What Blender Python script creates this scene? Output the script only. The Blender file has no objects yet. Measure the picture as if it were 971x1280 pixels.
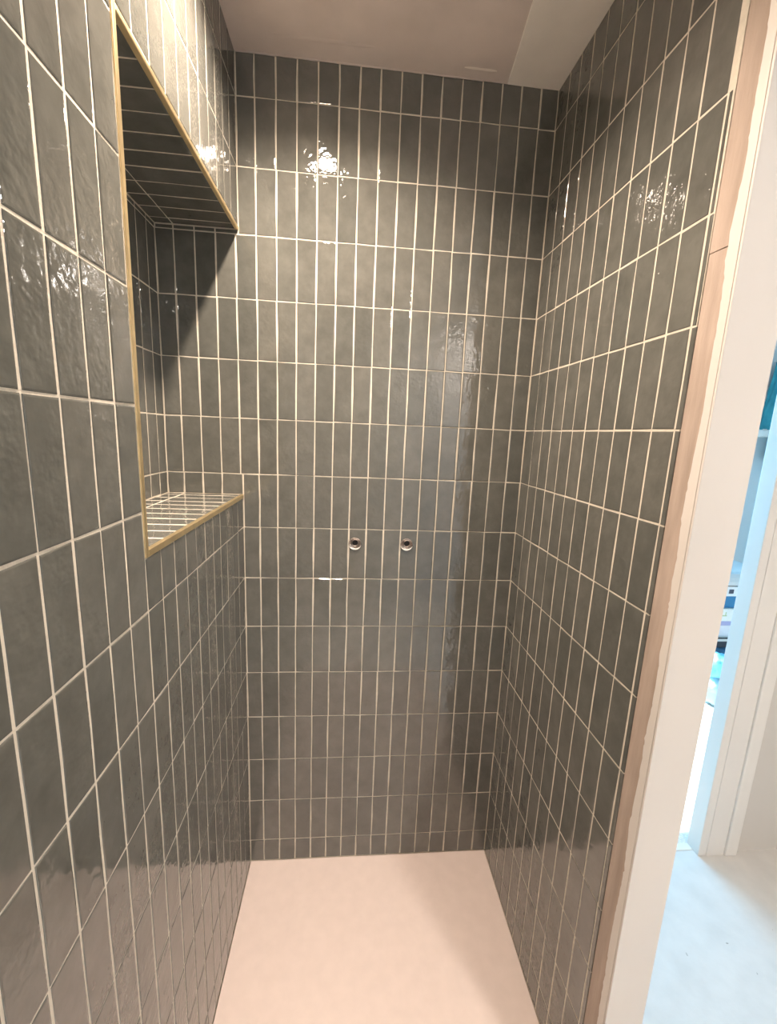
import bpy, bmesh, math, random
from mathutils import Matrix, Vector, noise
random.seed(7)
scene = bpy.context.scene
COL = scene.collection

# ------------------------------------------------------------------ camera
cam_d = bpy.data.cameras.new('camera')
cam = bpy.data.objects.new('camera', cam_d); COL.objects.link(cam)
cam_d.sensor_fit = 'HORIZONTAL'; cam_d.sensor_width = 36.0
cam_d.lens = 533.165 / 971 * 36.0
cam_d.clip_start = 0.02
Rv = Vector((0.9954, -0.086032, 0.04216)); Uv = Vector((-0.025612, 0.185087, 0.982388)); Fv = Vector((0.09232, 0.978949, -0.182032))
M = Matrix.Identity(4)
for i in range(3):
    M[i][0] = Rv[i]; M[i][1] = Uv[i]; M[i][2] = -Fv[i]
M[0][3], M[1][3], M[2][3] = 0.297638, -1.222595, 1.427968
cam.matrix_world = M
scene.camera = cam

# ------------------------------------------------------------------ world, daylight, exposure
world = bpy.data.worlds.new('world'); scene.world = world; world.use_nodes = True
bg = world.node_tree.nodes['Background']
bg.inputs[0].default_value = (0.62, 0.80, 1.0, 1); bg.inputs[1].default_value = 1.5
ld = bpy.data.lights.new('window_daylight', 'AREA'); ld.shape = 'RECTANGLE'; ld.size = 1.5; ld.size_y = 1.25
ld.energy = 122; ld.color = (0.22, 0.62, 1.0)
wl = bpy.data.objects.new('window_daylight', ld); COL.objects.link(wl)
wl.location = (1.15, 2.06, 1.5); wl.rotation_euler = (math.radians(-90), 0, 0)   # faces -Y, in through the window
sd = bpy.data.lights.new('sun', 'SUN'); sd.energy = 19.0; sd.angle = math.radians(0.6); sd.color = (1.0, 0.97, 0.92)
sun = bpy.data.objects.new('sun', sd); COL.objects.link(sun)
sun.rotation_euler = Vector((0.483, -0.875, -0.96)).to_track_quat('-Z', 'Y').to_euler()
LAMP_W, LAMP2_W = 20, 34
LAMP_COL, LAMP2_COL = (1.0, 0.815, 0.66), (1.0, 0.91, 0.83)
vs = scene.view_settings
vs.view_transform = 'Standard'; vs.look = 'None'; vs.exposure = 0.0; vs.gamma = 1.0; vs.use_curve_mapping = False

# ------------------------------------------------------------------ materials
def nodes(m): return m.node_tree.nodes, m.node_tree.links
def mat(name, col, rough=0.6, metal=0.0, spec=0.5, var=0.0, scale=8.0, bump=0.0, bscale=40.0, stretch=(1, 1, 1), col2=None, coat=0.0):
    m = bpy.data.materials.new(name); m.use_nodes = True
    N, L = nodes(m); b = N['Principled BSDF']
    b.inputs['Base Color'].default_value = (*col, 1); b.inputs['Roughness'].default_value = rough
    b.inputs['Metallic'].default_value = metal; b.inputs['Specular IOR Level'].default_value = spec
    b.inputs['Coat Weight'].default_value = coat
    if var or col2 or bump:
        g = N.new('ShaderNodeNewGeometry'); mp = N.new('ShaderNodeMapping'); mp.inputs['Scale'].default_value = stretch
        L.new(g.outputs['Position'], mp.inputs['Vector'])
        if var or col2:
            n = N.new('ShaderNodeTexNoise'); n.inputs['Scale'].default_value = scale; n.inputs['Detail'].default_value = 5
            L.new(mp.outputs[0], n.inputs['Vector'])
            r = N.new('ShaderNodeValToRGB'); r.color_ramp.elements[0].position = 0.32; r.color_ramp.elements[1].position = 0.68
            c2 = col2 if col2 else tuple(c * (1 + var) for c in col)
            c1 = col if col2 else tuple(c * (1 - var) for c in col)
            r.color_ramp.elements[0].color = (*c1, 1); r.color_ramp.elements[1].color = (*[min(1, c) for c in c2], 1)
            L.new(n.outputs['Fac'], r.inputs['Fac']); L.new(r.outputs['Color'], b.inputs['Base Color'])
        if bump:
            n2 = N.new('ShaderNodeTexNoise'); n2.inputs['Scale'].default_value = bscale; n2.inputs['Detail'].default_value = 4
            L.new(mp.outputs[0], n2.inputs['Vector'])
            bp = N.new('ShaderNodeBump'); bp.inputs['Strength'].default_value = 1.0; bp.inputs['Distance'].default_value = bump
            L.new(n2.outputs['Fac'], bp.inputs['Height']); L.new(bp.outputs[0], b.inputs['Normal'])
    return m

def tile_material():
    m = bpy.data.materials.new('glazed_tile'); m.use_nodes = True
    N, L = nodes(m); b = N['Principled BSDF']
    g = N.new('ShaderNodeNewGeometry'); oi = N.new('ShaderNodeObjectInfo')
    tint = N.new('ShaderNodeValToRGB')
    e = tint.color_ramp.elements
    e[0].color = (0.098, 0.100, 0.089, 1); e[1].color = (0.122, 0.121, 0.107, 1)
    L.new(oi.outputs['Random'], tint.inputs['Fac'])
    n = N.new('ShaderNodeTexNoise'); n.inputs['Scale'].default_value = 22; n.inputs['Detail'].default_value = 6; n.inputs['Roughness'].default_value = 0.62
    # every tile gets its own glaze figure
    off = N.new('ShaderNodeVectorMath'); off.operation = 'ADD'
    mul = N.new('ShaderNodeMath'); mul.operation = 'MULTIPLY'; mul.inputs[1].default_value = 37.0
    L.new(oi.outputs['Random'], mul.inputs[0]); L.new(g.outputs['Position'], off.inputs[0]); L.new(mul.outputs[0], off.inputs[1])
    L.new(off.outputs[0], n.inputs['Vector'])
    rr = N.new('ShaderNodeMapRange'); rr.inputs['From Min'].default_value = 0.3; rr.inputs['From Max'].default_value = 0.7
    rr.inputs['To Min'].default_value = 0.84; rr.inputs['To Max'].default_value = 1.16
    L.new(n.outputs['Fac'], rr.inputs['Value'])
    mx = N.new('ShaderNodeVectorMath'); mx.operation = 'SCALE'
    L.new(tint.outputs['Color'], mx.inputs[0]); L.new(rr.outputs[0], mx.inputs['Scale'])
    L.new(mx.outputs[0], b.inputs['Base Color'])
    rg = N.new('ShaderNodeMapRange'); rg.inputs['From Min'].default_value = 0.3; rg.inputs['From Max'].default_value = 0.7
    rg.inputs['To Min'].default_value = 0.012; rg.inputs['To Max'].default_value = 0.035
    L.new(n.outputs['Fac'], rg.inputs['Value']); L.new(rg.outputs[0], b.inputs['Roughness'])
    b.inputs['Specular IOR Level'].default_value = 0.5; b.inputs['IOR'].default_value = 1.85
    # hand-made waviness: a broad swell and a fine ripple
    w1 = N.new('ShaderNodeTexNoise'); w1.inputs['Scale'].default_value = 26; w1.inputs['Detail'].default_value = 1
    w2 = N.new('ShaderNodeTexNoise'); w2.inputs['Scale'].default_value = 88; w2.inputs['Detail'].default_value = 1.4
    L.new(off.outputs[0], w1.inputs['Vector']); L.new(off.outputs[0], w2.inputs['Vector'])
    b1 = N.new('ShaderNodeBump'); b1.inputs['Distance'].default_value = 0.00035; b1.inputs['Strength'].default_value = 1
    b2 = N.new('ShaderNodeBump'); b2.inputs['Distance'].default_value = 0.00095; b2.inputs['Strength'].default_value = 1
    L.new(w1.outputs['Fac'], b1.inputs['Height'])
    wm = N.new('ShaderNodeTexNoise'); wm.inputs['Scale'].default_value = 11; wm.inputs['Detail'].default_value = 1
    L.new(off.outputs[0], wm.inputs['Vector'])
    mr = N.new('ShaderNodeMapRange'); mr.interpolation_type = 'SMOOTHSTEP'; mr.inputs['From Min'].default_value = 0.40; mr.inputs['From Max'].default_value = 0.62
    mr.inputs['To Min'].default_value = 0.25; mr.inputs['To Max'].default_value = 1.0
    L.new(wm.outputs['Fac'], mr.inputs['Value'])
    mm = N.new('ShaderNodeMath'); mm.operation = 'MULTIPLY'
    L.new(w2.outputs['Fac'], mm.inputs[0]); L.new(mr.outputs[0], mm.inputs[1]); L.new(mm.outputs[0], b2.inputs['Height'])
    L.new(b1.outputs[0], b2.inputs['Normal']); L.new(b2.outputs[0], b.inputs['Normal'])
    return m

TILE = tile_material()
GROUT = mat('cream_grout', (0.60, 0.545, 0.455), 0.9, var=0.08, scale=60, bump=0.0006, bscale=300)
BRASS = mat('brushed_brass', (0.92, 0.74, 0.44), 0.38, 1.0, var=0.1, scale=30)
TRAY = mat('pale_tray', (0.66, 0.56, 0.515), 0.32, var=0.025, scale=30, bump=0.0004, bscale=60)
CEIL = mat('taupe_ceiling_plaster', (0.65, 0.56, 0.51), 0.85, var=0.10, scale=6, bump=0.0006, bscale=30)
BOARD = mat('primed_plasterboard', (0.86, 0.80, 0.73), 0.85, var=0.05, scale=9, bump=0.0008, bscale=25)
FILLER = mat('dried_filler', (0.88, 0.80, 0.72), 0.8)
PLASTER = mat('pink_plaster', (0.33, 0.26, 0.21), 0.9, col2=(0.47, 0.375, 0.315), scale=7, stretch=(6, 6, 0.8), bump=0.0006, bscale=90)
PAINT = mat('cream_white_paint', (0.80, 0.77, 0.73), 0.45, var=0.02, scale=4, bump=0.0003, bscale=20)
JAMBP = mat('jamb_paint', (0.66, 0.62, 0.58), 0.5, var=0.02, scale=4, bump=0.0003, bscale=20)
WALLP = mat('matt_wall_paint', (0.64, 0.61, 0.57), 0.75, var=0.02, scale=3)
HALLFLOOR = mat('pale_vinyl_floor', (0.66, 0.635, 0.60), 0.5, var=0.05, scale=14, bump=0.0003, bscale=60)
CARPET = mat('cream_carpet', (0.72, 0.68, 0.62), 0.95, var=0.16, scale=170, bump=0.003, bscale=260)
BEDWALL = mat('bedroom_wall_paint', (0.88, 0.90, 0.90), 0.8)
CHROME = mat('chrome', (0.75, 0.72, 0.68), 0.18, 1.0)
WHITEPL = mat('white_plastic', (0.82, 0.80, 0.76), 0.4)
AGED = mat('aged_metal', (0.42, 0.35, 0.31), 0.3, 1.0, var=0.3, scale=160)
BORE_SHADE = mat('bore_shade', (0.012, 0.008, 0.007), 0.6)
SHADOW = mat('dark_rubber', (0.02, 0.02, 0.02), 0.7)

def emit(name, col, s):
    m = bpy.data.materials.new(name); m.use_nodes = True
    N, L = nodes(m); b = N['Principled BSDF']
    b.inputs['Base Color'].default_value = (*col, 1); b.inputs['Emission Color'].default_value = (*col, 1); b.inputs['Emission Strength'].default_value = s
    return m

# ------------------------------------------------------------------ helpers
def link(name, me, m=None, parent=None):
    o = bpy.data.objects.new(name, me); COL.objects.link(o)
    if m and me is not None and not me.materials: me.materials.append(m)
    if parent: o.parent = parent
    return o
def box_bm(bm, lo, hi):
    v = [bm.verts.new((x, y, z)) for z in (lo[2], hi[2]) for y in (lo[1], hi[1]) for x in (lo[0], hi[0])]
    for f in ((0, 2, 3, 1), (4, 5, 7, 6), (0, 1, 5, 4), (2, 6, 7, 3), (0, 4, 6, 2), (1, 3, 7, 5)): bm.faces.new([v[i] for i in f])
def bm_obj(name, bm, m, parent=None, smooth=False):
    bmesh.ops.recalc_face_normals(bm, faces=bm.faces)
    me = bpy.data.meshes.new(name); bm.to_mesh(me); bm.free()
    if smooth:
        for p in me.polygons: p.use_smooth = True
    return link(name, me, m, parent)
def box(name, lo, hi, m, parent=None, bevel=0.0):
    bm = bmesh.new(); box_bm(bm, lo, hi)
    if bevel: bmesh.ops.bevel(bm, geom=bm.edges[:], offset=bevel, segments=2, affect='EDGES', profile=0.6)
    return bm_obj(name, bm, m, parent)
def boxes(name, lst, m, parent=None):
    bm = bmesh.new()
    for lo, hi in lst: box_bm(bm, lo, hi)
    return bm_obj(name, bm, m, parent)
def empty(name, loc=(0, 0, 0)):
    o = bpy.data.objects.new(name, None); COL.objects.link(o); o.location = loc; o.empty_display_size = 0.05
    return o
def tag(o, label, cat, group=None):
    o['label'] = label; o['category'] = cat
    if group: o['group'] = group
    return o
def struct(o, label=None):
    o['kind'] = 'structure'
    if label: o['label'] = label
    return o
def lathe(bm, prof, seg=24, cx=0, cy=0):
    rings = []
    for r, z in prof:
        if r < 1e-6: rings.append([bm.verts.new((cx, cy, z))])
        else: rings.append([bm.verts.new((cx + r * math.cos(2 * math.pi * k / seg), cy + r * math.sin(2 * math.pi * k / seg), z)) for k in range(seg)])
    for A, B in zip(rings, rings[1:]):
        if len(A) == 1 and len(B) == 1: continue
        for k in range(seg):
            k2 = (k + 1) % seg
            if len(A) == 1: bm.faces.new((A[0], B[k], B[k2]))
            elif len(B) == 1: bm.faces.new((A[k], A[k2], B[0]))
            else: bm.faces.new((A[k], A[k2], B[k2], B[k]))

# ------------------------------------------------------------------ dimensions (metres)
W = 0.8022              # shower width
P = 0.0509              # back wall column pitch
PS = 0.05243            # side wall column pitch
Q = 0.15221             # row pitch
ZC = 2.303              # ceiling
ROW = [2.212 - Q * i for i in range(15)]            # grout rows, top to bottom
ZE = [ZC] + ROW + [0.0]
REC = 0.0011            # joint depth
GV, GH = 0.0037, 0.0028 # joint widths
ND = 0.203              # niche depth
NY = 0.577              # niche length
NZ0, NZ1 = 1.240, 1.918 # niche shelf and soffit
TRIM = 0.009
FLZ = -0.03             # hall floor level
XO = 0.877              # outer face of the shower partition

# ------------------------------------------------------------------ tiles
_tile_cache = {}
def tile_mesh(w, h, variant):
    key = (round(w, 4), round(h, 4), variant)
    if key in _tile_cache: return _tile_cache[key]
    rnd = random.Random(hash(key) & 0xffff)
    j = min(0.0010, w * 0.03)
    J = lambda s=1.0: rnd.uniform(-j, j) * s
    base = [(-w / 2, -h / 2), (w / 2, -h / 2), (w / 2, 0), (w / 2, h / 2), (-w / 2, h / 2), (-w / 2, 0)]
    base = [(x + J(), y + J(0.8)) for x, y in base]
    bm = bmesh.new()
    ins = min(0.0022, w * 0.2, h * 0.2)
    rings = []
    for k, z in ((0.0, -0.006), (0.0, -0.0008), (0.22, -0.0003), (1.0, 0.0)):
        ring = []
        for x, y in base:
            sx = 1 if x > 0 else -1
            sy = 0 if abs(y) < h * 0.2 else (1 if y > 0 else -1)
            ring.append(bm.verts.new((x - sx * ins * k, y - sy * ins * k, z)))
        rings.append(ring)
    for A, B in zip(rings, rings[1:]):
        for i in range(6):
            bm.faces.new((A[i], A[(i + 1) % 6], B[(i + 1) % 6], B[i]))
    bm.faces.new(rings[-1])
    me = bpy.data.meshes.new('tile'); bm.to_mesh(me); bm.free()
    me.materials.append(TILE)
    _tile_cache[key] = me
    return me

def put_tile(parent, o, ux, uy, u0, u1, v0, v1, gv=GV, gh=GH):
    """tile filling the cell [u0,u1]x[v0,v1] of the plane o + u*ux + v*uy; normal = ux x uy"""
    w, h = (u1 - u0) - gv, (v1 - v0) - gh
    if w < 0.0035 or h < 0.0035: return
    n = ux.cross(uy)
    lng = h >= w
    me = tile_mesh(w, h, random.randrange(5)) if lng else tile_mesh(h, w, random.randrange(5))
    t = bpy.data.objects.new('tile', me); COL.objects.link(t)
    c = o + ux * ((u0 + u1) / 2) + uy * ((v0 + v1) / 2) + n * random.uniform(-0.0004, 0.0002)
    ex, ey = (ux, uy) if lng else (uy, -ux)
    if random.random() < 0.5: ex, ey = -ex, -ey
    R = Matrix((ex, ey, n)).transposed().to_4x4()
    amp = 0.0035 if h > 0.1 or w > 0.1 else 0.002
    R = R @ Matrix.Rotation(random.gauss(0, amp), 4, 'Y') @ Matrix.Rotation(random.gauss(0, amp * 0.25), 4, 'X')
    t.matrix_world = Matrix.Translation(c) @ R
    t.parent = parent
    return t

X, Y, Z = Vector((1, 0, 0)), Vector((0, 1, 0)), Vector((0, 0, 1))

# ------------------------------------------------------------------ shower: back wall
wall_back = struct(boxes('wall_back', [((-0.30, REC, FLZ), (XO, 0.10, ZC))], GROUT),
                   'back shower wall of dark grey-green upright tiles with two pipe outlets')
uk = [0.0444 + P * k for k in range(15)]
UE = [0.0] + uk + [W]
NUE = [-ND] + [0.0444 + P * k for k in range(-4, 0)]
o0 = Vector((0, 0, 0))
for r in range(len(ZE) - 1):
    z1, z0 = ZE[r], ZE[r + 1]
    inn = z1 <= NZ1 + 0.001 and z0 >= NZ0
    cols = list(zip(UE, UE[1:]))
    if inn: cols = list(zip(NUE + uk + [W], (NUE + uk + [W])[1:]))
    for u0, u1 in cols: put_tile(wall_back, o0, X, Z, u0, u1, z0, z1)
    if not inn and z0 < NZ1 and z1 > NZ0:      # rows cut by the niche's soffit or shelf
        a, b = max(z0, NZ0), min(z1, NZ1)
        for u0, u1 in zip(NUE, NUE[1:-1] + [0.0]): put_tile(wall_back, o0, X, Z, u0, u1, a, b)

# ------------------------------------------------------------------ shower: left wall with niche
LEND = -1.165
side = lambda c, n: [-(c + PS * k) for k in range(n)]
lu = [0.0] + side(0.0624, 22)                   # column joints, from the corner towards the camera
LEND = lu[-1]
wall_left = struct(boxes('wall_left', [
    ((-0.27, LEND, FLZ), (-REC, 0.0, NZ0 - 0.004)),
    ((-0.27, LEND, NZ1 + 0.004), (-REC, 0.0, ZC)),
    ((-0.27, LEND, NZ0 - 0.004), (-REC, -NY - 0.004, NZ1 + 0.004)),
    ((-0.27, -NY - 0.004, NZ0 - 0.004), (-ND - 0.003, 0.0, NZ1 + 0.004))], GROUT),
    'left shower wall of dark grey-green upright tiles with a recessed niche')
for r in range(len(ZE) - 1):
    z1, z0 = ZE[r], ZE[r + 1]
    for n in range(len(lu) - 1):
        y1, y0 = lu[n], lu[n + 1]               # y1 > y0
        if n <= 10 and z0 < NZ1 and z1 > NZ0:   # column meets the niche
            if z1 > NZ1 + TRIM + 0.01: put_tile(wall_left, o0, Y, Z, y0, y1, NZ1 + TRIM, z1)
            if z0 < NZ0 - TRIM - 0.01: put_tile(wall_left, o0, Y, Z, y0, y1, z0, NZ0 - TRIM - 0.001)
            continue
        put_tile(wall_left, o0, Y, Z, y0, y1, z0, z1)

def niche_part(name, lo, hi): return box(name, lo, hi, GROUT, wall_left)
nys = [0.0] + [-(0.030 + PS * k) for k in range(11)]
nys = [y for y in nys if y > -NY + 0.008] + [-NY]
XL = -0.1592
# shelf (up), soffit (down): tiles lie across the niche
shelf = niche_part('niche_shelf', (-ND - 0.001, -NY - 0.003, NZ0 - 0.0038), (-0.006, -0.0005, NZ0 - 0.0005))
soffit = niche_part('niche_soffit', (-ND - 0.001, -NY - 0.003, NZ1 + REC), (-0.006, -0.0005, NZ1 + 0.0038))
for y1, y0 in zip(nys, nys[1:]):
    for x0, x1 in ((-ND, XL), (XL, -0.006)):
        put_tile(shelf, Vector((0, 0, NZ0)), X, Y, x0, x1, y0, y1, gv=GH, gh=GV)
        put_tile(soffit, Vector((0, 0, NZ1)), -X, Y, -x1, -x0, y0, y1, gv=GH, gh=GV)
nback = niche_part('niche_back', (-ND - 0.0038, -NY - 0.002, NZ0), (-ND - REC, -0.0005, NZ1))
nside = niche_part('niche_end', (-ND, -NY - 0.0038, NZ0), (-0.006, -NY - REC, NZ1))
nyb = [0.0] + [-(0.046 + PS * k) for k in range(11)]
nyb = [y for y in nyb if y > -NY + 0.008] + [-NY]
NZE = [NZ1] + [z for z in ROW if NZ0 + 0.004 < z < NZ1 - 0.004] + [NZ0]
for z1, z0 in zip(NZE, NZE[1:]):
    for y1, y0 in zip(nyb, nyb[1:]): put_tile(nback, Vector((-ND, 0, 0)), Y, Z, y0, y1, z0, z1)
    for x0, x1 in zip(NUE, NUE[1:] ): put_tile(nside, Vector((0, -NY, 0)), -X, Z, -x1, -x0, z0, z1)

# brass edge strips: rounded bars that stand a hair proud of the tiles
def trim(name, lo, hi, label):
    return struct(box(name, lo, hi, BRASS, None, bevel=0.0012), label)
trim('trim_1', (-0.008, -NY - TRIM, NZ0 - TRIM - 0.001), (0.0012, -NY, NZ1 + TRIM), 'upright brass edge strip on the near side of the niche')
trim('trim_2', (-0.008, -NY + 0.0002, NZ0 - TRIM - 0.001), (0.0012, -0.0005, NZ0 + 0.0008), 'brass edge strip along the niche shelf')
trim('trim_3', (-0.008, -NY + 0.0002, NZ1 - 0.0008), (0.0012, -0.0005, NZ1 + 0.0062), 'brass edge strip along the top of the niche')

# ------------------------------------------------------------------ shower: right wall (partition)
JY = -0.645
TEND = -0.5935
wall_right = struct(boxes('wall_right', [((W + REC, TEND + 0.001, FLZ), (XO, REC, ZC)), ((W + 0.006, JY + 0.004, FLZ), (XO, TEND + 0.001, ZC))], GROUT),
                    'right shower wall of dark grey-green upright tiles ending in bare plaster')
ru = [0.0] + side(0.0575, 11)
for r in range(len(ZE) - 1):
    z1, z0 = ZE[r], ZE[r + 1]
    for n in range(len(ru) - 1): put_tile(wall_right, Vector((W, 0, 0)), -Y, Z, -ru[n], -ru[n + 1], z0, z1)
    end = -TEND - 0.012 + min(0.012, 0.0025 * max(0, r))       # last cut strip tapers out towards the ceiling
    put_tile(wall_right, Vector((W, 0, 0)), -Y, Z, -ru[-1] + 0.0012, end + 0.0005, z0, z1, gv=0.002)
# bare plaster band, two coats that meet at a crack
plz = 1.698
bm = bmesh.new()
def slab_yz(bm, pts, x0, x1):
    a = [bm.verts.new((x0, y, z)) for y, z in pts]; b = [bm.verts.new((x1, y, z)) for y, z in pts]
    n = len(pts)
    bm.faces.new(a); bm.faces.new(b[::-1])
    for i in range(n): bm.faces.new((a[i], a[(i + 1) % n], b[(i + 1) % n], b[i]))
pl = bmesh.new(); slab_yz(pl, [(TEND + 0.0155, plz + 0.003), (TEND + 0.0155, ZC), (JY + 0.006, ZC), (JY + 0.006, plz + 0.001)], W + 0.0022, W + 0.009)
bm_obj('plaster_band', pl, PLASTER, wall_right)
pl = bmesh.new(); slab_yz(pl, [(TEND, FLZ), (TEND, plz + 0.0012), (JY + 0.006, plz - 0.0008), (JY + 0.006, FLZ)], W + 0.0022, W + 0.009)
bm_obj('plaster_band', pl, PLASTER, wall_right)
# painted strip with a torn edge, turning the corner
pts = []
z = FLZ
rag = random.Random(3)
while z < ZC:
    pts.append((-0.6285 + 0.0045 * noise.noise(Vector((0, 1.3, z * 11))) + 0.0016 * rag.uniform(-1, 1) ** 3, z)); z += rag.uniform(0.004, 0.012)
pts.append((-0.628, ZC))
bm = bmesh.new(); slab_yz(bm, pts + [(JY + 0.001, ZC), (JY + 0.001, FLZ)], W + 0.0008, W + 0.0035)
bm_obj('torn_paint_edge', bm, JAMBP, wall_right)
door_jamb = box('jamb_board', (W + 0.0006, JY - 0.004, FLZ), (XO + 0.002, JY + 0.0002, ZC), JAMBP, wall_right, bevel=0.0012)

# ------------------------------------------------------------------ tray and pipe outlets
tray = box('shower_tray', (0.0006, -1.195, FLZ), (W - 0.0006, -0.0006, 0.0), TRAY, None, bevel=0.002)
tag(tray, 'pale pinkish flat shower tray between the tiled walls', 'shower tray')

def inlet(x, z, label):
    t = empty('pipe_outlet', (x, 0.0, z)); t.rotation_euler = (math.radians(90), 0, 0)   # local z points out of the wall
    tag(t, label, 'pipe outlet', 'mixer pipe outlets on the back wall')
    bm = bmesh.new(); lathe(bm, [(0.0188, -0.002), (0.0188, 0.0016), (0.0178, 0.0030), (0.0160, 0.0028), (0.0125, 0.0006), (0.0, 0.0004)], 28)
    bm_obj('wall_cup', bm, AGED, t, True)
    bm = bmesh.new(); lathe(bm, [(0.0112, 0.0), (0.0113, 0.0052), (0.0104, 0.0060), (0.0094, 0.0058), (0.0084, 0.0044), (0.0082, 0.0012)], 24, 0.0003, 0.0040)
    pipe = bm_obj('pipe_end', bm, AGED, t, True)
    bm = bmesh.new(); lathe(bm, [(0.0082, 0.0014), (0.0, 0.0012)], 24, 0.0003, 0.0040)  # near-black disc: shade down the open pipe, put into the colour
    bm_obj('bore', bm, BORE_SHADE, pipe)
    for k in range(3):                            # little lugs round the thread
        a = math.radians(60 + 120 * k + 15)
        bm = bmesh.new(); bmesh.ops.create_icosphere(bm, subdivisions=2, radius=0.0022, matrix=Matrix.Translation((0.0138 * math.cos(a), 0.0138 * math.sin(a), 0.0022)))
        bm_obj('lug', bm, WHITEPL if k == 0 else CHROME, t, True)
    bm = bmesh.new()                              # white crescent: lamp light on the hole's lower lip, put into colour
    prev = None
    for k in range(17):
        a = math.radians(-165 + 150 * k / 16); wd = 0.0042 * math.sin(math.pi * k / 16) + 0.0003
        ring = [bm.verts.new(((0.0182 - d) * math.cos(a), (0.0182 - d) * math.sin(a), h)) for d, h in ((0, 0.0010), (0, 0.0036), (wd, 0.0038), (wd, 0.0008))]
        if prev:
            for i in range(4): bm.faces.new((prev[i], prev[(i + 1) % 4], ring[(i + 1) % 4], ring[i]))
        else: bm.faces.new(ring)
        prev = ring
    bm.faces.new(prev[::-1])
    bm_obj('lit_lip', bm, WHITEPL, t, True)
inlet(0.3176, 1.1025, 'left round chrome pipe outlet with dark bore in the back wall')
inlet(0.4710, 1.1030, 'right round chrome pipe outlet with dark bore in the back wall')

# ------------------------------------------------------------------ ceiling with holes for the downlights
LAMPS = [(0.195, -0.42, 1.0), (1.40, -1.85, 4.0)]   # x, y, size factor
CAN = 0.040
def ceiling_mesh():
    bm = bmesh.new()
    def loop(pts):
        v = [bm.verts.new((x, y, ZC)) for x, y in pts]
        return [bm.edges.new((v[i], v[(i + 1) % len(v)])) for i in range(len(v))]
    es = loop([(-0.3, -2.2), (4.1, -2.2), (4.1, 2.0), (-0.3, 2.0)])
    for cx, cy, cf in LAMPS: es += loop([(cx + cf * CAN * math.cos(2 * math.pi * k / 32), cy + cf * CAN * math.sin(2 * math.pi * k / 32)) for k in range(32)])
    bmesh.ops.triangle_fill(bm, edges=es, use_beauty=True, use_dissolve=False)
    r = bmesh.ops.extrude_face_region(bm, geom=bm.faces[:])
    bmesh.ops.translate(bm, verts=[v for v in r['geom'] if isinstance(v, bmesh.types.BMVert)], vec=(0, 0, 0.09))
    return bm
ceiling = struct(bm_obj('ceiling', ceiling_mesh(), CEIL), 'taupe plastered ceiling with a paler board strip along the right wall')
# paler strip along the right wall, edge not quite parallel
bm = bmesh.new()
top = [(0.668, -0.0004), (0.655, -0.12), (0.642, -0.23), (0.63, -0.55), (0.63, -0.645), (W, -0.645), (W, -0.0004)]
a = [bm.verts.new((x, y, ZC - 0.0022)) for x, y in top]; b = [bm.verts.new((x - (0.003 if x < 0.7 else 0), y, ZC + 0.001)) for x, y in top]
bm.faces.new(a); bm.faces.new(b[::-1])
for i in range(len(top)): bm.faces.new((a[i], a[(i + 1) % len(top)], b[(i + 1) % len(top)], b[i]))
bm_obj('board_strip', bm, BOARD, ceiling)
def smear(x0, x1, y, w, m=FILLER):
    bm = bmesh.new()
    n = 14; L1 = []; L2 = []
    for k in range(n + 1):
        t = k / n; x = x0 + (x1 - x0) * t
        h = w * (0.35 + 0.65 * math.sin(math.pi * t) ** 0.5) * (1 + 0.3 * noise.noise(Vector((x * 40, y, 0))))
        L1.append(bm.verts.new((x, y - h / 2, ZC + 0.0004))); L2.append((bm.verts.new((x, y, ZC - 0.0014)), bm.verts.new((x, y + h / 2, ZC + 0.0004))))
    for k in range(n):
        bm.faces.new((L1[k], L1[k + 1], L2[k + 1][0], L2[k][0])); bm.faces.new((L2[k][0], L2[k + 1][0], L2[k + 1][1], L2[k][1]))
    bm_obj('filler_smear', bm, m, ceiling, True)
smear(0.548, 0.628, -0.032, 0.010)
smear(0.10, 0.33, -0.055, 0.016, CEIL)
# thin bead where the ceiling meets the back wall tiles
bm = bmesh.new(); lathe_pts = []
prev = None
for k in range(41):
    x = 0.001 + (W - 0.002) * k / 40; s = 0.0018 + 0.0014 * noise.noise(Vector((x * 25, 0, 5)))
    ring = [bm.verts.new(v) for v in ((x, 0.0008, ZC + 0.0005), (x, 0.0008, ZC - s), (x, -s * 0.8, ZC - s * 0.35), (x, -s * 1.6, ZC + 0.0005))]
    if prev:
        for i in range(4): bm.faces.new((prev[i], prev[(i + 1) % 4], ring[(i + 1) % 4], ring[i]))
    prev = ring
bm_obj('caulk_bead', bm, CEIL, ceiling, True)

def downlight(x, y, f, watts, label, spread, col, glow):
    t = tag(empty('recessed_downlight', (x, y, ZC)), label, 'downlight', 'recessed ceiling downlights')
    bm = bmesh.new(); lathe(bm, [(0.0385 * f, 0.003), (0.046 * f, -0.0005), (0.0465 * f, -0.003), (0.044 * f, -0.0045), (0.0365 * f, -0.003), (0.036 * f, 0.003)], 36)
    bm_obj('trim_ring', bm, WHITEPL, t, True)
    bm = bmesh.new(); lathe(bm, [(0.0385 * f, 0.0), (0.0375 * f, 0.02), (0.034 * f, 0.055), (0.0, 0.056)], 36)
    bm_obj('can', bm, CHROME, t, True)
    bm = bmesh.new(); lathe(bm, [(0.033 * f, 0.016), (0.030 * f, 0.0125), (0.0, 0.012)], 32)
    bm_obj('lens', bm, emit('lamp_glow', col, glow), t, True)
    l = bpy.data.lights.new('lamp', 'AREA'); l.shape = 'DISK'; l.size = 0.052 * f; l.energy = watts; l.color = col; l.spread = math.radians(spread)
    lo = bpy.data.objects.new('lamp', l); COL.objects.link(lo); lo.location = (0, 0, 0.008); lo.parent = t
downlight(*LAMPS[0], LAMP_W, 'recessed round downlight in the shower ceiling', 138, LAMP_COL, 600)
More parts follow.
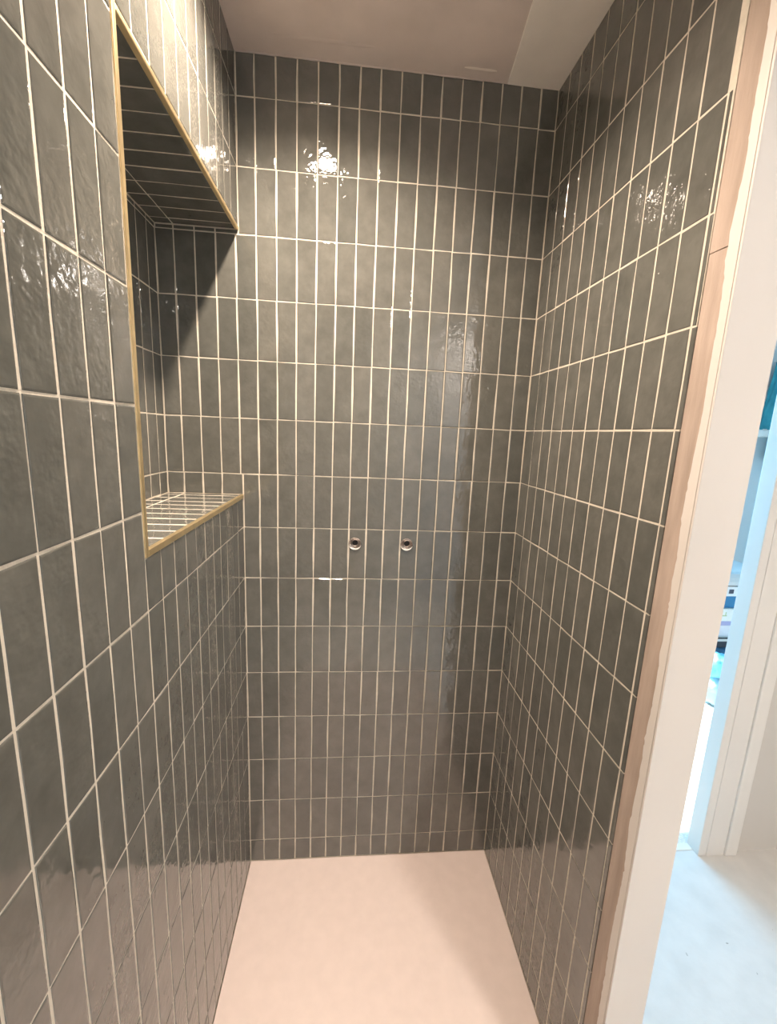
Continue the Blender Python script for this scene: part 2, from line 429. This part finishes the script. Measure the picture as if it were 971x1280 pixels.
downlight(*LAMPS[1], LAMP2_W, 'recessed round downlight in the hall ceiling', 170, LAMP2_COL, 20)

# ------------------------------------------------------------------ hall
DX = 1.587             # right side of the bedroom doorway
DY0, DY1 = -0.037, 0.016
floor = struct(boxes('floor', [((-0.3, -2.2, FLZ - 0.08), (4.1, -0.012, FLZ))], HALLFLOOR), 'pale hall floor with specks in daylight')
fs = random.Random(11)
bm = bmesh.new()
for k in range(22):
    x, y = fs.uniform(0.95, 1.75), fs.uniform(-0.62, -0.08); s = fs.choice((0.0008, 0.0010, 0.0014, 0.002)); a = fs.uniform(0, 3.14)
    c = Matrix.Translation((x, y, FLZ + 0.0003)) @ Matrix.Rotation(a, 4, 'Z') @ Matrix.Diagonal((s * fs.uniform(1, 3), s, 0.0008, 1))
    bmesh.ops.create_icosphere(bm, subdivisions=1, radius=1.0, matrix=c)
d = bm_obj('plaster_crumbs', bm, mat('crumb', (0.50, 0.47, 0.43), 0.9), floor); d['kind'] = 'stuff'
struct(boxes('wall_bedroom', [((DX + 0.028, DY0 + 0.012, FLZ), (4.1, DY1, ZC)), ((XO, DY0 + 0.012, 2.06), (DX + 0.028, DY1, ZC))], WALLP), 'plain hall wall beside the bedroom doorway')
struct(box('wall_hall_left', (-0.27, -2.2, FLZ), (-0.001, LEND - 0.001, ZC), WALLP), 'painted wall beyond the left shower tiles')
struct(box('wall_hall_right', (2.9, -2.2, FLZ), (3.0, DY0 + 0.012, ZC), WALLP), 'painted wall closing the hall on the right')
struct(box('wall_front', (-0.3, -2.3, FLZ), (4.1, -2.2, ZC), WALLP), 'painted hall wall behind the camera')
# doorway: lining with rounded corner, architrave boards with a groove
door = struct(empty('door_1', (DX, DY0, FLZ)), 'white painted doorway frame into the bright bedroom')
def dpart(name, lo, hi, bev=0.002):
    o = box(name, lo, hi, PAINT, None, bevel=bev); o.parent = door; o.matrix_parent_inverse = Matrix.Translation((-DX, -DY0, -FLZ)); return o
dpart('lining', (DX, DY0, FLZ), (DX + 0.030, DY1, 2.06))
dpart('lining', (XO, DY0 + 0.0, 2.03), (DX, DY1, 2.06))
dpart('architrave', (DX + 0.0300, DY0 - 0.0015, FLZ), (DX + 0.0985, DY0 + 0.013, 2.11), 0.0012)
dpart('architrave_moulding', (DX + 0.0992, DY0 - 0.008, FLZ), (DX + 0.145, DY0 + 0.013, 2.11), 0.005)
dpart('architrave', (XO + 0.004, DY0 - 0.004, 2.0615), (DX + 0.030, DY0 + 0.013, 2.11), 0.003)
dpart('threshold', (XO, -0.014, FLZ - 0.01), (DX - 0.001, 0.012, FLZ + 0.002), 0.001)

# ------------------------------------------------------------------ bedroom
struct(box('floor_bedroom', (-1.0, -0.011, FLZ - 0.08), (4.1, 2.0, FLZ + 0.001), CARPET), 'sunlit cream carpet in the bedroom')
struct(box('wall_bedroom_right', (4.0, DY1, FLZ), (4.1, 2.0, ZC), BEDWALL), 'pale blue right wall of the bedroom')
struct(box('wall_bedroom_left', (-1.1, 0.10, FLZ), (-1.0, 2.0, ZC), BEDWALL), 'pale blue left wall of the bedroom')
WX0, WX1, WZ0, WZ1 = 0.40, 1.90, 0.88, 2.12
struct(boxes('wall_bedroom_back', [((-1.0, 1.9, FLZ), (WX0, 2.0, ZC)), ((WX1, 1.9, FLZ), (4.0, 2.0, ZC)), ((WX0, 1.9, FLZ), (WX1, 2.0, WZ0)), ((WX0, 1.9, WZ1), (WX1, 2.0, ZC))], BEDWALL),
       'pale blue back wall of the bedroom around the window')
struct(box('ceiling_bedroom', (-1.1, 0.10, ZC), (-0.3, 2.0, ZC + 0.09), BEDWALL), 'bedroom ceiling')
struct(boxes('window_1', [((WX0, 1.93, WZ0), (WX0 + 0.05, 1.98, WZ1)), ((WX1 - 0.05, 1.93, WZ0), (WX1, 1.98, WZ1)), ((WX0, 1.93, WZ0), (WX1, 1.98, WZ0 + 0.05)),
    ((WX0, 1.93, WZ1 - 0.05), (WX1, 1.98, WZ1))], WHITEPL), 'white bedroom window frame')

# clutter stacked against nothing in particular: bags below, papers and boxes above
FC = FLZ + 0.001
def cloth(name, col): return mat(name, col, 0.7, var=0.15, scale=20)
def bag(name, c, r, col, label, seed, flat):
    bm = bmesh.new(); bmesh.ops.create_icosphere(bm, subdivisions=4, radius=1.0)
    for v in bm.verts:
        d = v.co.normalized()
        k = 1 + 0.20 * noise.noise(d * 2.2 + Vector((seed, 0, 0))) + 0.10 * (abs(noise.noise(d * 5 + Vector((0, seed, 0)))) * 2 - 0.5)
        v.co = Vector((d.x * r[0] * k, d.y * r[1] * k, max(-flat, d.z * r[2] * k)))
    lo = min(v.co.z for v in bm.verts)
    for v in bm.verts: v.co += Vector((c[0], c[1], c[2] - lo))
    o = bm_obj(name, bm, cloth(name + '_skin', col), None, True)
    hi = max(v.co.z for v in o.data.vertices)
    tag(o, label, 'bag'); return hi
h1 = bag('fabric_bag', (2.68, 1.16, FC), (0.18, 0.14, 0.14), (0.07, 0.22, 0.40), 'dark blue crumpled bag at the bottom of the bedroom pile', 1.7, 0.10)
h2 = bag('plastic_bag', (2.46, 0.86, FC), (0.10, 0.08, 0.09), (0.45, 0.68, 0.80), 'pale blue plastic bag on the carpet in front of the bedroom pile', 4.1, 0.06)
bag('plastic_bag', (2.47, 0.87, h2 - 0.004), (0.085, 0.06, 0.085), (0.22, 0.62, 0.82), 'bright sky blue plastic bag resting on the pale blue bag', 9.3, 0.05)
zb = max(h1, 0.20)
def flatbox(name, x0, x1, y0, y1, h, col, label, cat, bev=0.004, parts=()):
    global zb
    o = box(name, (x0, y0, zb), (x1, y1, zb + h), mat(name + '_board', col, 0.6), None, bevel=bev)
    for pn, a, b_, c in parts: box(pn, (a[0], a[1], zb + a[2]), (b_[0], b_[1], zb + b_[2]), mat(pn + '_ink', c, 0.6), o)
    tag(o, label, cat); zb += h
flatbox('ring_binder', 2.44, 2.84, 0.985, 1.28, 0.045, (0.05, 0.055, 0.07), 'black ring binder lying on the dark blue bag', 'binder', parts=[('paper_block', (2.437, 0.990, 0.008), (2.80, 1.0, 0.034), (0.75, 0.76, 0.76))])
flatbox('magazine', 2.43, 2.83, 0.975, 1.27, 0.028, (0.80, 0.76, 0.72), 'cream magazine on the black ring binder', 'magazine', 0.002, parts=[('dark_spine', (2.4285, 0.973, 0.018), (2.80, 0.9785, 0.027), (0.03, 0.03, 0.035))])
flatbox('card_carton', 2.47, 2.82, 0.985, 1.27, 0.105, (0.78, 0.77, 0.82), 'white card carton with a lilac band in the bedroom pile', 'carton',
        parts=[('printed_band', (2.468, 0.9835, 0.072), (2.822, 1.1, 0.098), (0.42, 0.42, 0.66)), ('printed_panel', (2.50, 0.9835, 0.02), (2.512, 1.1, 0.072), (0.42, 0.42, 0.66))])
flatbox('paper_stack', 2.48, 2.80, 0.975, 1.26, 0.075, (0.83, 0.84, 0.80), 'stack of white papers with a green scribble in the bedroom pile', 'papers', 0.002,
        parts=[('scribble', (2.515, 0.9738, 0.03), (2.55, 0.9760, 0.036), (0.45, 0.55, 0.30)), ('scribble', (2.54, 0.9738, 0.036), (2.545, 0.9760, 0.056), (0.45, 0.55, 0.30))])
flatbox('shoe_box', 2.49, 2.79, 0.99, 1.26, 0.075, (0.05, 0.22, 0.42), 'blue box near the top of the bedroom pile', 'box')
flatbox('white_box', 2.50, 2.80, 0.985, 1.27, 0.06, (0.84, 0.84, 0.84), 'white box with a dark square on the bedroom pile', 'box', parts=[('dark_square', (2.545, 0.9838, 0.018), (2.575, 1.0, 0.044), (0.10, 0.10, 0.13))])
flatbox('folded_blanket', 2.50, 2.84, 0.98, 1.29, 0.085, (0.60, 0.64, 0.66), 'pale grey folded blanket on top of the bedroom pile', 'blanket', 0.03)

# teal garment on a peg, sleeve hanging down to a white cuff
g = tag(empty('hanging_garment', (3.5, 1.86, 1.45)), 'teal garment hanging from a wall peg in the bedroom', 'garment')
TEAL = mat('teal_cloth', (0.02, 0.22, 0.28), 0.7, col2=(0.05, 0.36, 0.44), scale=10, bump=0.004, bscale=18)
def sweep(name, path, m, fold, seg=28):
    bm = bmesh.new(); prev = None
    for i, (c, rx, ry) in enumerate(path):
        c = Vector(c); ring = []
        for k in range(seg):
            a = 2 * math.pi * k / seg
            f = 1 + fold * math.sin(a * 5 + i * 0.35) * 0.5 + fold * 0.5 * noise.noise(Vector((math.cos(a), math.sin(a), i * 0.4)) * 1.5)
            ring.append(bm.verts.new((c.x + rx * f * math.cos(a) - 3.5, c.y + ry * f * math.sin(a) - 1.86, c.z - 1.45)))
        if prev:
            for k in range(seg): bm.faces.new((prev[k], prev[(k + 1) % seg], ring[(k + 1) % seg], ring[k]))
        else: bm.faces.new(ring)
        prev = ring
    bm.faces.new(prev[::-1])
    return bm_obj(name, bm, m, g, True)
sweep('sleeve', [((3.485 - 0.085 * t, 1.80 - 0.02 * t, 2.06 - 0.49 * t), 0.072 - 0.012 * t, 0.036) for t in [k / 12 for k in range(13)]], TEAL, 0.30)
sweep('cuff', [((3.398 - 0.008 * t, 1.78, 1.575 - 0.06 * t), 0.056 + 0.004 * math.sin(t * 3), 0.034) for t in [k / 4 for k in range(5)]], WHITEPL, 0.12)
sweep('body', [((3.61 + 0.05 * t, 1.815, 2.09 - 0.75 * t), 0.07 + 0.10 * t, 0.03 + 0.02 * t) for t in [k / 12 for k in range(13)]], TEAL, 0.30)
sweep('hook', [((3.60, 1.895 - 0.04 * t, 2.09), 0.010, 0.010) for t in [0, 0.5, 1]], CHROME, 0.0, 10)
